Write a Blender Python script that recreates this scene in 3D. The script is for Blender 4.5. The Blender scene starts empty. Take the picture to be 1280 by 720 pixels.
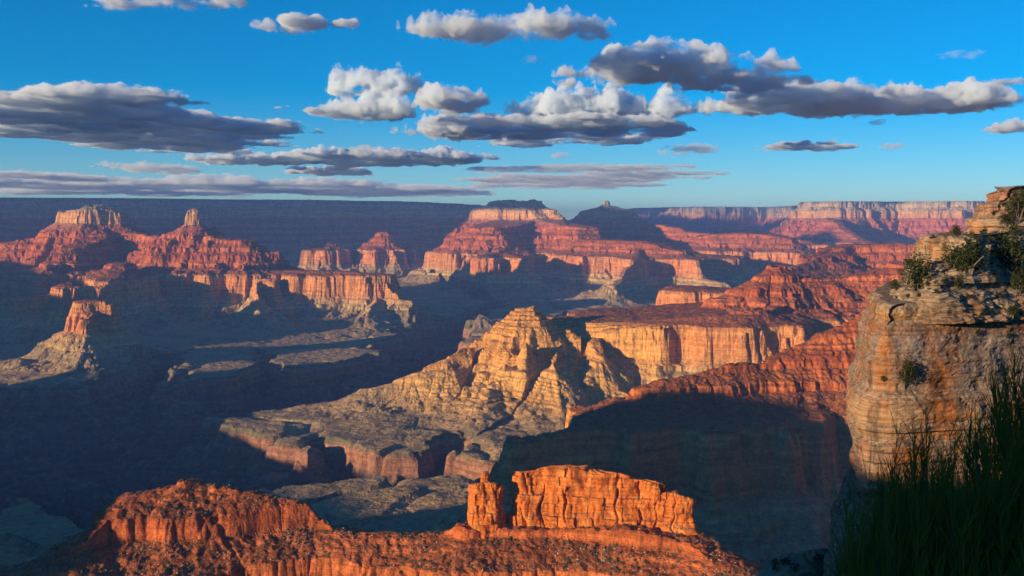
import bpy, math, random
import numpy as np
from mathutils import Vector

# ------------------------------------------------------------------ camera, sky, sun, exposure
scene = bpy.context.scene
COL = scene.collection
F = 1372.0            # focal length in photo pixels (1280 wide)
HOR = 275.0           # photo row of the true horizon
cam_d = bpy.data.cameras.new('camera'); cam = bpy.data.objects.new('camera', cam_d); COL.objects.link(cam)
cam.location = (0, 0, 0); cam.rotation_euler = (math.radians(90), 0, 0)
cam_d.sensor_width = 36.0; cam_d.lens = 36.0 * F / 1280.0
cam_d.shift_y = (HOR - 360.0) / 1280.0
cam_d.clip_start = 0.2; cam_d.clip_end = 400000.0
scene.camera = cam

SUN_AZ = 55.0         # degrees left of straight behind the camera
SUN_EL = 7.5
sa, se = math.radians(SUN_AZ), math.radians(SUN_EL)
SD = (math.sin(sa), math.cos(sa))      # direction the light travels, in plan
world = bpy.data.worlds.new("World"); scene.world = world; world.use_nodes = True
wn = world.node_tree.nodes; wl = world.node_tree.links
bg = wn['Background']
sky = wn.new('ShaderNodeTexSky'); sky.sky_type = 'NISHITA'; sky.sun_disc = False
sky.sun_elevation = math.radians(SUN_EL); sky.sun_rotation = math.radians(180 + SUN_AZ)
sky.altitude = 2100; sky.air_density = 1.0; sky.dust_density = 0.0; sky.ozone_density = 4.0
hs = wn.new('ShaderNodeHueSaturation'); hs.inputs['Saturation'].default_value = 1.3
wl.new(sky.outputs[0], hs.inputs['Color']); wl.new(hs.outputs[0], bg.inputs[0])
bg.inputs[1].default_value = 0.10
sun_d = bpy.data.lights.new('sun', 'SUN'); sun = bpy.data.objects.new('sun', sun_d); COL.objects.link(sun)
sun_d.energy = 5.0; sun_d.angle = math.radians(0.5); sun_d.color = (1.0, 0.70, 0.40)
ld = Vector((SD[0] * math.cos(se), SD[1] * math.cos(se), -math.sin(se)))
sun.rotation_euler = ld.to_track_quat('-Z', 'Y').to_euler(); sun.location = (-600, -400, 300)
vs = scene.view_settings
vs.view_transform = 'Standard'; vs.look = 'None'; vs.gamma = 1.0; vs.exposure = 0.85; vs.use_curve_mapping = False
scene.render.engine = 'CYCLES'
cy = scene.cycles
cy.use_denoising = True; cy.max_bounces = 10; cy.diffuse_bounces = 2; cy.volume_bounces = 10
cy.use_adaptive_sampling = True; cy.adaptive_threshold = 0.03
Q = 1.0               # terrain grid density
HAZE = 2.4e-5

# ------------------------------------------------------------------ noise
_r = np.random.RandomState(7)
_perm = np.tile(_r.permutation(256).astype(np.int32), 3)
_ang = _r.rand(256) * 2 * np.pi
_g2 = np.stack([np.cos(_ang), np.sin(_ang)], 1).astype(np.float32) * 1.45
_v = _r.normal(size=(256, 3)); _v /= np.linalg.norm(_v, axis=1)[:, None]
_g3 = _v.astype(np.float32) * 1.5

def n2(x, y):
    x = np.asarray(x, np.float64); y = np.asarray(y, np.float64)
    xi = np.floor(x); yi = np.floor(y)
    fx = (x - xi).astype(np.float32); fy = (y - yi).astype(np.float32)
    X = (xi.astype(np.int64) & 255); Y = (yi.astype(np.int64) & 255)
    u = fx * fx * fx * (fx * (fx * 6 - 15) + 10); v = fy * fy * fy * (fy * (fy * 6 - 15) + 10)
    a = _perm[X]; b = _perm[X + 1]
    def g(p, dx, dy):
        q = _g2[_perm[p] & 255]
        return q[..., 0] * dx + q[..., 1] * dy
    n00 = g(a + Y, fx, fy); n10 = g(b + Y, fx - 1, fy)
    n01 = g(a + Y + 1, fx, fy - 1); n11 = g(b + Y + 1, fx - 1, fy - 1)
    t0 = n00 + u * (n10 - n00); t1 = n01 + u * (n11 - n01)
    return t0 + v * (t1 - t0)

def n3(x, y, z):
    x = np.asarray(x, np.float64); y = np.asarray(y, np.float64); z = np.asarray(z, np.float64)
    xi = np.floor(x); yi = np.floor(y); zi = np.floor(z)
    fx = (x - xi).astype(np.float32); fy = (y - yi).astype(np.float32); fz = (z - zi).astype(np.float32)
    X = xi.astype(np.int64) & 255; Y = yi.astype(np.int64) & 255; Z = zi.astype(np.int64) & 255
    s = lambda f: f * f * f * (f * (f * 6 - 15) + 10)
    u, v, w = s(fx), s(fy), s(fz)
    def g(dx, dy, dz):
        q = _g3[_perm[_perm[_perm[X + dx] + Y + dy] + Z + dz] & 255]
        return q[..., 0] * (fx - dx) + q[..., 1] * (fy - dy) + q[..., 2] * (fz - dz)
    l = lambda a, b, t: a + t * (b - a)
    return l(l(l(g(0, 0, 0), g(1, 0, 0), u), l(g(0, 1, 0), g(1, 1, 0), u), v),
             l(l(g(0, 0, 1), g(1, 0, 1), u), l(g(0, 1, 1), g(1, 1, 1), u), v), w)

def fbm2(x, y, octv, sc, seed=0, gain=0.5):
    t = 0; a = 1.0
    for i in range(octv):
        t = t + a * n2(x / sc + 17.3 * i + seed, y / sc + 9.1 * i - seed * 1.7)
        sc *= 0.5; a *= gain
    return t

def fbm3(x, y, z, octv, sc, seed=0, gain=0.5):
    t = 0; a = 1.0
    for i in range(octv):
        t = t + a * n3(x / sc + 17.3 * i + seed, y / sc + 9.1 * i - seed, z / sc + 3.7 * i)
        sc *= 0.5; a *= gain
    return t

# ------------------------------------------------------------------ canyon strata profile (distance outward -> stratum height)
def dip(y):
    return 340.0 * (1 - np.exp(-np.maximum(y, 0) / 7000.0))

PROF = [(-400, -1), (0, -2), (8, -35), (20, -40), (28, -92), (60, -108), (66, -118), (150, -170), (158, -205), (166, -212), (176, -275),
        (320, -360), (330, -385), (365, -400), (376, -432), (430, -455), (440, -482), (505, -512), (515, -545),
        (580, -570), (590, -598), (690, -626), (760, -638), (772, -690), (778, -694), (800, -798), (835, -812), (842, -832), (895, -856), (902, -872),
        (985, -918), (1100, -955), (1250, -975), (1500, -985), (2600, -1000), (6000, -1020)]
PE = np.array([p[0] for p in PROF], float); PZ = np.array([p[1] for p in PROF], float)
PROF2 = [(-400, -1), (0, -2), (12, -60), (30, -95), (150, -170), (176, -272), (320, -360), (437, -474), (585, -592), (768, -652), (800, -790), (1100, -955), (1500, -985), (2600, -1000), (6000, -1020)]
def prof(e, w=1.0, stepped=None):
    a = np.interp(e, PE, PZ)
    b = np.interp(e, [p[0] for p in PROF2], [p[1] for p in PROF2])
    st = np.clip((e - 300) / 60, 0, 1) * np.clip((760 - e) / 30, 0, 1)
    # thin secondary ledges in the red beds
    q = b / 17.0 + 1.1 * n2(b / 55.0, b * 0 + 3.3); k = np.floor(q); f = q - k
    b2 = b + (np.clip((f - 0.28) / 0.44, 0, 1) - f) * 17.0
    b = b + (b2 - b) * st * 0.75
    if stepped is not None:      # spurs where the big cliff has crumbled into many small steps
        c = np.interp(e, [300, 500, 620, 700, 840, 1010, 1200, 1500], [-360, -500, -590, -660, -790, -905, -958, -985])
        q = c / 15.0 + .15 + 1.2 * n2(c / 50.0, c * 0 + 7.7); k = np.floor(q); f = q - k
        c2 = c + (np.clip((f - 0.30) / 0.36, 0, 1) - f) * 15.0
        c = np.where((e > 480) & (e < 1050), c + (c2 - c) * .85, c)
        a = a + (c - a) * stepped * (e > 300) * (e < 1500); b = b + (c - b) * stepped * (e > 300) * (e < 1500)
    return b + (a - b) * w
def pinv(z): return float(np.interp(-z, -PZ, PE))
GOR = [(0, -1450), (30, -1445), (200, -1300), (420, -1085), (440, -1060), (452, -1010), (470, -992), (500, -940), (560, 600)]
GD = np.array([p[0] for p in GOR], float); GZ = np.array([p[1] for p in GOR], float)
def ginv(z): return float(np.interp(z, GZ, GD))

def W(px, Y):                      # ground point straight under photo column px at distance Y km
    y = Y * 1000.0
    return ((px - 640.0) / F * y, y)
def P3(px, py, Y):                 # world point seen at (px, py) at distance Y km
    x, y = W(px, Y)
    return (x, y, (HOR - py) / F * y)
def SU(s, u, z):                   # along / across the sunlight
    return (s * SD[0] + u * SD[1], s * SD[1] - u * SD[0], z)

FEAT = []      # (name, list of (x, y, z), radius)
def ridge(name, pts, r=0.0, raw=False):
    FEAT.append((name, [p if raw else P3(*p) for p in pts], r))

# --- centre, far: flat mesa and its spurs
ridge('mesa', [(622, 250, 13.7), (660, 250, 13.5)], 120)
ridge('mesa', [(560, 262, 14.6), (618, 258, 13.9)], 60)
ridge('mesa', [(668, 258, 13.5), (700, 272, 13.0)], 60)
ridge('mesa', [(640, 276, 13.1), (612, 284, 12.4)], 260)
ridge('low_butte', [(625, 310, 11.2), (600, 320, 10.8)], 40)
ridge('low_butte', [(625, 310, 11.2), (655, 324, 10.7)], 30)
ridge('mesa', [(672, 262, 13.3), (700, 278, 12.6), (735, 284, 12.2), (745, 298, 11.7)], 120)
ridge('spur_ridge', [(745, 299, 11.7), (795, 301, 11.2), (850, 312, 10.8), (930, 320, 11.0)], 120)
ridge('spur_ridge', [(795, 303, 11.2), (785, 332, 10.2), (765, 358, 9.4)], 20)
ridge('spur_ridge', [(850, 314, 10.8), (872, 338, 10.2), (900, 354, 9.8)], 20)
ridge('pointed_peak', [(722, 268, 16.6), (752, 257, 16.5), (762, 257, 16.5), (800, 270, 16.3)], 40)
ridge('pointed_peak', [(755, 251, 16.5), (759, 251, 16.5)], 20)
ridge('low_ridge', [(808, 279, 14.6), (840, 284, 14.0), (880, 291, 13.4)], 60)
ridge('low_ridge', [(880, 294, 13.0), (930, 291, 12.8), (985, 297, 12.5)], 90)
ridge('low_ridge', [(905, 286, 15.4), (960, 290, 15.6), (1010, 300, 15.0)], 60)
ridge('far_wall', [(1035, 272, 18.0), (1060, 290, 16.5), (1085, 302, 15.6)], 60)
ridge('dark_ridge', [(1000, 318, 8.3), (1060, 306, 8.6), (1160, 304, 8.4)], 60)
ridge('dark_ridge', [(1060, 308, 8.5), (985, 336, 7.9)], 20)
# --- left temples
ridge('temple_butte', [(84, 264, 9.3), (112, 260, 9.3), (122, 258, 9.3), (146, 266, 9.3)], 70)
ridge('temple_butte', [(108, 256, 9.3), (124, 255, 9.3)], 10)
ridge('temple_butte', [(84, 290, 9.3), (30, 300, 9.2), (-60, 306, 9.4), (-200, 300, 9.6)], 70)
ridge('temple_butte', [(150, 290, 9.2), (190, 296, 9.0), (237, 290, 8.8)], 50)
ridge('temple_butte', [(120, 292, 9.0), (95, 312, 8.5)], 80)
ridge('pointed_butte', [(236, 261, 8.8), (240, 261, 8.8)], 6)
ridge('pointed_butte', [(226, 284, 8.8), (254, 284, 8.8)], 10)
ridge('pointed_butte', [(230, 292, 8.8), (262, 295, 8.7), (304, 300, 8.6)], 110)
ridge('pointed_butte', [(304, 303, 8.5), (326, 346, 8.1), (344, 352, 8.0)], 30)
ridge('pointed_butte', [(330, 350, 8.0), (328, 372, 7.7), (342, 405, 7.35)], 0)
ridge('long_mesa', [(345, 338, 8.35), (420, 338, 8.2), (470, 342, 8.1)], 55)
ridge('long_mesa', [(470, 344, 8.1), (490, 366, 7.9), (540, 386, 7.75), (600, 396, 7.6)], 0)
ridge('long_mesa', [(470, 348, 8.05), (462, 392, 7.6)], 0)
ridge('low_butte', [(398, 300, 13.0), (410, 298, 13.0)], 10)
ridge('low_butte', [(476, 290, 13.4), (480, 290, 13.4)], 60)
ridge('stub_butte', [(112, 375, 6.0), (140, 379, 6.0)], 45)
ridge('stub_butte', [(110, 385, 5.95), (106, 402, 5.85)], 25)
ridge('small_butte', [(78, 352, 7.0), (60, 364, 7.0), (22, 372, 6.9), (-30, 372, 7.0)], 30)
ridge('small_butte', [(150, 328, 8.2), (135, 342, 7.8), (118, 356, 7.5)], 50)
# --- centre: the bright wall with its spurs
ridge('red_ridge', [(745, 400, 5.15), (785, 396, 5.2)], 130)
ridge('red_ridge', [(785, 392, 5.25), (900, 380, 5.25)], 290)
ridge('red_ridge', [(900, 372, 5.3), (945, 350, 5.35), (975, 331, 5.4), (1000, 346, 5.4), (1060, 346, 5.45), (1130, 330, 5.5), (1250, 320, 5.4)], 40)
ridge('red_ridge', [(690, 393, 5.18), (745, 393, 5.25)], 45)
ridge('red_ridge', [(640, 390, 4.95), (656, 387, 4.95)], 8)
ridge('red_ridge', [(656, 394, 4.97), (676, 398, 5.1), (690, 395, 5.2)], 15)
ridge('red_ridge', [(640, 393, 4.95), (612, 406, 4.92), (588, 422, 4.87), (560, 448, 4.8), (520, 468, 4.75), (450, 487, 4.75)], 0)
ridge('red_ridge', [(690, 399, 5.05), (695, 414, 4.93), (690, 436, 4.78), (690, 466, 4.62), (700, 512, 4.5)], 0)
ridge('red_ridge', [(735, 400, 5.1), (735, 418, 4.9), (748, 444, 4.8)], 15)
ridge('low_mesa', [(815, 361, 6.95), (860, 358, 6.8), (905, 362, 6.7)], 130)
# --- right: shaded spur coming down from our own rim
ridge('near_spur', [(1500, 340, 3.2), (1350, 352, 3.25), (1200, 368, 3.3), (1080, 398, 3.25), (1000, 428, 3.2), (950, 447, 3.12), (880, 464, 3.05), (830, 474, 3.0), (790, 488, 2.97)], 10)
ridge('near_spur', [(790, 500, 2.95), (720, 537, 2.80), (655, 546, 2.75)], 40)
ridge('near_spur', [(655, 548, 2.75), (612, 590, 2.72), (575, 640, 2.7)], 0)
# --- foreground ledges
ridge('ledge_ridge', [(330, 618, 1.70), (250, 597, 1.70), (235, 599, 1.69)], 10)
ridge('ledge_ridge', [(250, 600, 1.70), (205, 612, 1.69), (165, 620, 1.67), (128, 652, 1.62), (88, 690, 1.57), (46, 728, 1.52)], 8)
ridge('ledge_ridge', [(330, 618, 1.70), (400, 648, 1.69), (490, 668, 1.67), (570, 652, 1.66)], 6)
ridge('rock_fin_slope', [(585, 655, 1.655), (700, 652, 1.655), (800, 660, 1.62), (870, 674, 1.59), (905, 704, 1.53)], 20)
ridge('ledge_ridge', [(175, 630, 2.35), (100, 672, 2.2)], 10)
# --- outside the frame: added promontories and a ridge, shaped to cast shade into the canyon
ridge('south_rim', [(-4600, -2100, -4), SU(-3800, -2120, -12), SU(-2500, -2110, -22), SU(-1300, -2090, -48), SU(-600, -2080, -118)], 110, True)  # added promontory, placed to shade the near spur
ridge('shade_ridge', [SU(-1500, -2700, -455), SU(-1500, -3000, -450), SU(-1500, -3480, -490), SU(-1500, -3900, -490), SU(-1500, -4350, -420), SU(-1500, -4700, -300), SU(-1500, -5400, -110), SU(-1500, -5950, -110), SU(-1500, -6254, -250), SU(-1500, -6560, -90), SU(-1500, -6950, -40), SU(-1500, -7600, -90), SU(-1500, -8000, -10), SU(-1500, -9655, 95), SU(-2500, -14000, 200)], 60, True)  # added ridge, crest heights chosen for the shadow edges on the left
ridge('south_rim', [SU(-1200, -2000, -80), SU(-600, -1862, -172)], 40, True)  # added side promontory, widens the shadow on the near spur

POLY = []
NR = [W(p, Y) for p, Y in [(-900, 10.5), (-500, 12), (-100, 13.8), (60, 14.6), (150, 14.8), (250, 16.0), (380, 16.6), (450, 17.8), (500, 18.2), (534, 19.5), (560, 21), (620, 26), (650, 40)]] + [(-40000, 60000), (-60000, 20000)]
ER = [W(p, Y) for p, Y in [(690, 60), (800, 30), (880, 27), (960, 28), (1003, 24.5), (1008, 19), (1050, 18.4), (1120, 18.8), (1200, 18.2), (1300, 18.4), (1500, 17.5), (1900, 17)]] + [(60000, 12000), (60000, 60000)]
SR = [(-60000, -4000), (-12000, -3000), (-7000, -2700), (-4500, -2200), (-2500, -1500), (-900, -450), (-290, 10), (-250, 30), (-120, -60), (-4, 1), (60, -20), (300, -80), (900, -150),  # rim bulge just left of the viewpoint is shaped to shade knoll and cliff foot
      (1300, 800), (1500, 1700), (2500, 2100), (6000, 2500), (12000, 2500), (60000, 0), (60000, -60000), (-60000, -60000)]
POLY = [('north_rim', NR), ('far_wall', ER), ('south_rim', SR)]

CH = []        # drainage channels: list of (x, y, floor stratum)
def channel(pts): CH.append([(*W(p, Y), z) for p, Y, z in pts])
channel([(-900, 4.2, -1460), (-200, 4.6, -1455), (0, 4.8, -1450), (150, 4.9, -1450), (300, 5.15, -1450), (400, 5.35, -1450), (470, 5.7, -1445), (560, 6.1, -1440), (650, 6.5, -1440), (760, 7.2, -1430), (900, 8.2, -1420), (1050, 10, -1400), (1300, 12, -1400)])
channel([(60, 4.75, -1400), (190, 4.15, -1340), (330, 3.72, -1260), (420, 3.75, -1220), (520, 3.78, -1180), (600, 3.72, -1120), (680, 3.5, -1040)])
channel([(425, 3.8, -1180), (432, 4.02, -1110), (410, 4.15, -1040)])
channel([(548, 3.85, -1150), (556, 4.0, -1090), (575, 4.2, -1035)])
channel([(0, 4.7, -1420), (70, 4.0, -1330), (150, 3.4, -1250), (250, 2.95, -1150), (330, 2.6, -1060)])
channel([(60, 4.0, -1300), (-40, 3.5, -1200), (-60, 3.0, -1080)])
channel([(300, 3.75, -1200), (300, 3.2, -1080), (360, 2.7, -1020)])
channel([(480, 5.65, -1300), (455, 5.2, -1180), (470, 5.0, -1050)])
channel([(370, 5.3, -1380), (330, 5.7, -1200), (345, 6.3, -1060), (330, 6.8, -1000)])
channel([(560, 6.1, -1440), (520, 7.0, -1300), (560, 8.0, -1180), (620, 9.6, -1100), (560, 11.5, -1030), (500, 13.5, -990)])
channel([(120, 4.9, -1400), (180, 5.5, -1200), (230, 6.2, -1080), (260, 7.0, -1000)])
channel([(760, 7.2, -1400), (740, 8.0, -1200), (700, 9.0, -1060), (690, 10, -1000)])
channel([(900, 8.2, -1400), (930, 9.0, -1200), (960, 10.5, -1060), (900, 12, -1000)])

def seg_dist(x, y, ax, ay, bx, by):
    vx, vy = bx - ax, by - ay
    L2 = vx * vx + vy * vy + 1e-6
    t = np.clip(((x - ax) * vx + (y - ay) * vy) / L2, 0, 1)
    cx = ax + t * vx; cy_ = ay + t * vy
    return np.hypot(x - cx, y - cy_), t, cx, cy_

NAMES = []
for nm, *_ in FEAT:
    if nm not in NAMES: NAMES.append(nm)
for nm, _ in POLY:
    if nm not in NAMES: NAMES.append(nm)
FLOOR = len(NAMES)

def terrain(X, Y):
    """stratum height, feature id for arrays of plan positions"""
    far = np.clip(np.hypot(X, Y) / 9000.0, 0.2, 1.0)
    wx = fbm2(X, Y, 4, 1100, 3) * 80 * far + fbm2(X, Y, 4, 240, 11, 0.6) * 34 * (0.35 + 0.65 * far)
    wy = fbm2(X, Y, 4, 1100, 29) * 80 * far + fbm2(X, Y, 4, 240, 41, 0.6) * 34 * (0.35 + 0.65 * far)
    x = X + wx * 0.8; y = Y + wy * 0.8
    e = np.full(X.shape, 9000.0); ec = np.zeros(X.shape); fid = np.full(X.shape, FLOOR, np.int16)
    cx = np.zeros(X.shape); cyy = np.zeros(X.shape)
    for nm, pts, r in FEAT:
        k = NAMES.index(nm)
        E = [pinv(p[2] - float(dip(p[1]))) for p in pts]
        bx0, bx1 = min(p[0] for p in pts) - 2600, max(p[0] for p in pts) + 2600
        by0, by1 = min(p[1] for p in pts) - 2600, max(p[1] for p in pts) + 2600
        m = (x > bx0) & (x < bx1) & (y > by0) & (y < by1)
        if not m.any(): continue
        xs, ys = x[m], y[m]
        be = e[m]; bc = ec[m]; bf = fid[m]; b1 = cx[m]; b2 = cyy[m]
        for i in range(len(pts) - 1):
            d, t, px_, py_ = seg_dist(xs, ys, pts[i][0], pts[i][1], pts[i + 1][0], pts[i + 1][1])
            c = E[i] + (E[i + 1] - E[i]) * t
            v = np.maximum(d - r, 0) + c
            w = v < be
            be = np.where(w, v, be); bc = np.where(w, c, bc); bf = np.where(w, k, bf)
            dn = np.maximum(d, 1.0)
            b1 = np.where(w, px_ + (xs - px_) / dn * 260, b1); b2 = np.where(w, py_ + (ys - py_) / dn * 260, b2)
        e[m] = be; ec[m] = bc; fid[m] = bf; cx[m] = b1; cyy[m] = b2
    for nm, poly in POLY:
        k = NAMES.index(nm); n = len(poly)
        d = np.full(X.shape, 1e9); ins = np.zeros(X.shape, bool)
        c1 = np.zeros(X.shape); c2 = np.zeros(X.shape)
        xx = x + wx * 1.2 * (nm != 'south_rim'); yy = y + wy * 1.2 * (nm != 'south_rim')
        if nm == 'south_rim':     # our own rim keeps its line close to the viewpoint
            q = np.clip((np.hypot(X, Y) - 60) / 500, 0, 1); xx = X + wx * q; yy = Y + wy * q
        for i in range(n):
            ax, ay = poly[i]; bx, by = poly[(i + 1) % n]
            dd, t, px_, py_ = seg_dist(xx, yy, ax, ay, bx, by)
            w = dd < d
            d = np.where(w, dd, d); dn = np.maximum(dd, 1.0)
            c1 = np.where(w, px_ + (xx - px_) / dn * 260, c1); c2 = np.where(w, py_ + (yy - py_) / dn * 260, c2)
            ins ^= ((ay > yy) != (by > yy)) & (xx < (bx - ax) * (yy - ay) / (by - ay + 1e-9) + ax)
        v = np.where(ins, -d, d)
        w = v < e
        e = np.where(w, v, e); ec = np.where(w, 0, ec); fid = np.where(w, k, fid).astype(np.int16)
        cx = np.where(w, c1, cx); cyy = np.where(w, c2, cyy)
    # gullies running down the slopes, alcoves along the cliffs
    grow = np.clip((e - ec) / 350.0, 0, 1) * np.clip((2600 - e) / 1200.0, 0, 1)
    fl = (1 - np.abs(n2(cx / 210 + 5, cyy / 210)) * 3.2) * 46 + (1 - np.abs(n2(cx / 90, cyy / 90 + 3)) * 3.2) * 17 + (1 - np.abs(n2(cx / 38, cyy / 38 + 9)) * 3.2) * 5
    al = (1 - np.abs(fbm2(X, Y, 3, 420, 77)) * 2.6) * 52 + (1 - np.abs(fbm2(X, Y, 2, 110, 5)) * 2.6) * 20
    al2 = n2(X / 30, Y / 30) * 7 + (np.abs(n2(X / 22, Y / 22 + 7)) - .3) * -12 + n2(X / 12, Y / 12) * 3.5
    damp = np.clip(np.hypot(X, Y) / 4000, 0.3, 1)
    near = np.clip((np.hypot(X, Y) - 40) / 300, 0, 1)
    wc0 = W(655, 4.85); kq = 1 - .6 * np.clip(1.6 - np.hypot((X - wc0[0]) / 330, (Y - wc0[1]) / 420), 0, 1)
    ee = e + ((fl * grow + al * np.clip((e - ec + 20) / 260, 0, 1)) * damp + al2 * kq * np.clip((e - ec + 12) / 60, 0, 1) * np.clip(damp, .6, 1)) * near
    lw = np.clip(0.8 + fbm2(X, Y, 2, 340, 63) * 1.0, 0.25, 1)
    lw = np.clip(lw + np.clip((2600 - np.hypot(X, Y)) / 1500, 0, .35), 0, 1)
    wc = W(655, 4.85)
    stp = np.clip(1.6 - np.hypot((X - wc[0]) / 330, (Y - wc[1]) / 420), 0, 1)
    up = prof(np.where(e < 0, e, np.maximum(ee, 0)), lw, stp)
    # drainage
    gx = X + wx * 0.9; gy = Y + wy * 0.9
    g = np.full(X.shape, 9000.0)
    for pts in CH:
        G = [ginv(p[2]) for p in pts]
        for i in range(len(pts) - 1):
            d, t, _, _ = seg_dist(gx, gy, pts[i][0], pts[i][1], pts[i + 1][0], pts[i + 1][1])
            v = d + G[i] + (G[i + 1] - G[i]) * t
            g = np.minimum(g, v)
    rid = np.abs(fbm2(X, Y, 3, 520, 91))
    g2 = g - (1 - rid * 2.5) * 55 - (1 - np.abs(n2(X / 95, Y / 95)) * 2.6) * 16 - n2(X / 32, Y / 32) * 6
    up = up - np.clip((e - 1100) / 400, 0, 1) * ((1 - np.clip(rid * 5, 0, 1)) * 26 + n2(X / 600, Y / 600) * 16 - 4)
    gz = np.interp(np.maximum(g2, 0), GD, GZ)
    h = np.minimum(up, gz)
    fid = np.where((gz < up) | (e > 1500), FLOOR, fid)
    h = h + (fbm2(X, Y, 4, 60, 55) * 3.0 + n2(X / 7, Y / 7) * 0.8 + np.abs(n2(X / 18, Y / 18)) * 3.0 * np.clip((5200 - np.hypot(X, Y)) / 1000, 0, 1) * np.clip((h + 900) / 60, 0, 1)) * near
    return h, fid

def grid_faces(nr, nc):
    i = np.arange(nr - 1)[:, None] * nc + np.arange(nc - 1)[None, :]
    return np.stack([i, i + 1, i + nc + 1, i + nc], -1).reshape(-1, 4)

def mesh_from(name, co, faces, mat, attr=None, smooth=False, parent=None):
    me = bpy.data.meshes.new(name)
    me.vertices.add(len(co)); me.vertices.foreach_set('co', np.ascontiguousarray(co, np.float32).ravel())
    nf, k = faces.shape
    me.loops.add(nf * k); me.loops.foreach_set('vertex_index', faces.astype(np.int32).ravel())
    me.polygons.add(nf); me.polygons.foreach_set('loop_start', np.arange(0, nf * k, k, dtype=np.int32))
    try: me.polygons.foreach_set('loop_total', np.full(nf, k, np.int32))
    except Exception: pass
    me.update(calc_edges=True)
    if attr is not None:
        a = me.attributes.new('strat', 'FLOAT', 'POINT'); a.data.foreach_set('value', attr.astype(np.float32))
    me.polygons.foreach_set('use_smooth', np.full(nf, smooth))
    me.materials.append(mat)
    o = bpy.data.objects.new(name, me); COL.objects.link(o)
    if parent: o.parent = parent
    return o

# ------------------------------------------------------------------ materials
def new_mat(name):
    m = bpy.data.materials.new(name); m.use_nodes = True
    nt = m.node_tree; b = nt.nodes['Principled BSDF']
    b.inputs['Roughness'].default_value = 0.95
    b.inputs['Specular IOR Level'].default_value = 0.1
    return m, nt, b
def N(nt, t, **kw):
    n = nt.nodes.new(t)
    for k, v in kw.items():
        if k.startswith('i_'):
            n.inputs[k[2:].replace('_', ' ')].default_value = v
        else: setattr(n, k, v)
    return n
def math_n(nt, op, a, b=None, clamp=False):
    n = nt.nodes.new('ShaderNodeMath'); n.operation = op; n.use_clamp = clamp
    for i, v in enumerate((a, b)):
        if v is None: continue
        if isinstance(v, (int, float)): n.inputs[i].default_value = v
        else: nt.links.new(v, n.inputs[i])
    return n.outputs[0]
def mix(nt, f, a, b, typ='MIX'):
    n = nt.nodes.new('ShaderNodeMix'); n.data_type = 'RGBA'; n.blend_type = typ
    for s, v in ((n.inputs[0], f), (n.inputs[6], a), (n.inputs[7], b)):
        if isinstance(v, (int, float)): s.default_value = v
        elif isinstance(v, tuple): s.default_value = (*v, 1)
        else: nt.links.new(v, s)
    return n.outputs[2]
def noise(nt, vec, scale, detail=4, rough=0.55, dims='3D'):
    n = nt.nodes.new('ShaderNodeTexNoise'); n.inputs['Scale'].default_value = scale
    n.inputs['Detail'].default_value = detail; n.inputs['Roughness'].default_value = rough
    nt.links.new(vec, n.inputs['Vector']); return n.outputs['Fac']
def ramp(nt, fac, stops, interp='LINEAR'):
    r = nt.nodes.new('ShaderNodeValToRGB'); r.color_ramp.interpolation = interp
    el = r.color_ramp.elements
    while len(el) < len(stops): el.new(0.5)
    for e_, (p, c) in zip(el, sorted(stops)): e_.position = p; e_.color = (*c, 1) if len(c) == 3 else c
    nt.links.new(fac, r.inputs[0]); return r.outputs[0]
def vmul(nt, vec, s):
    n = nt.nodes.new('ShaderNodeVectorMath'); n.operation = 'MULTIPLY'; nt.links.new(vec, n.inputs[0]); n.inputs[1].default_value = s
    return n.outputs[0]

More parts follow.
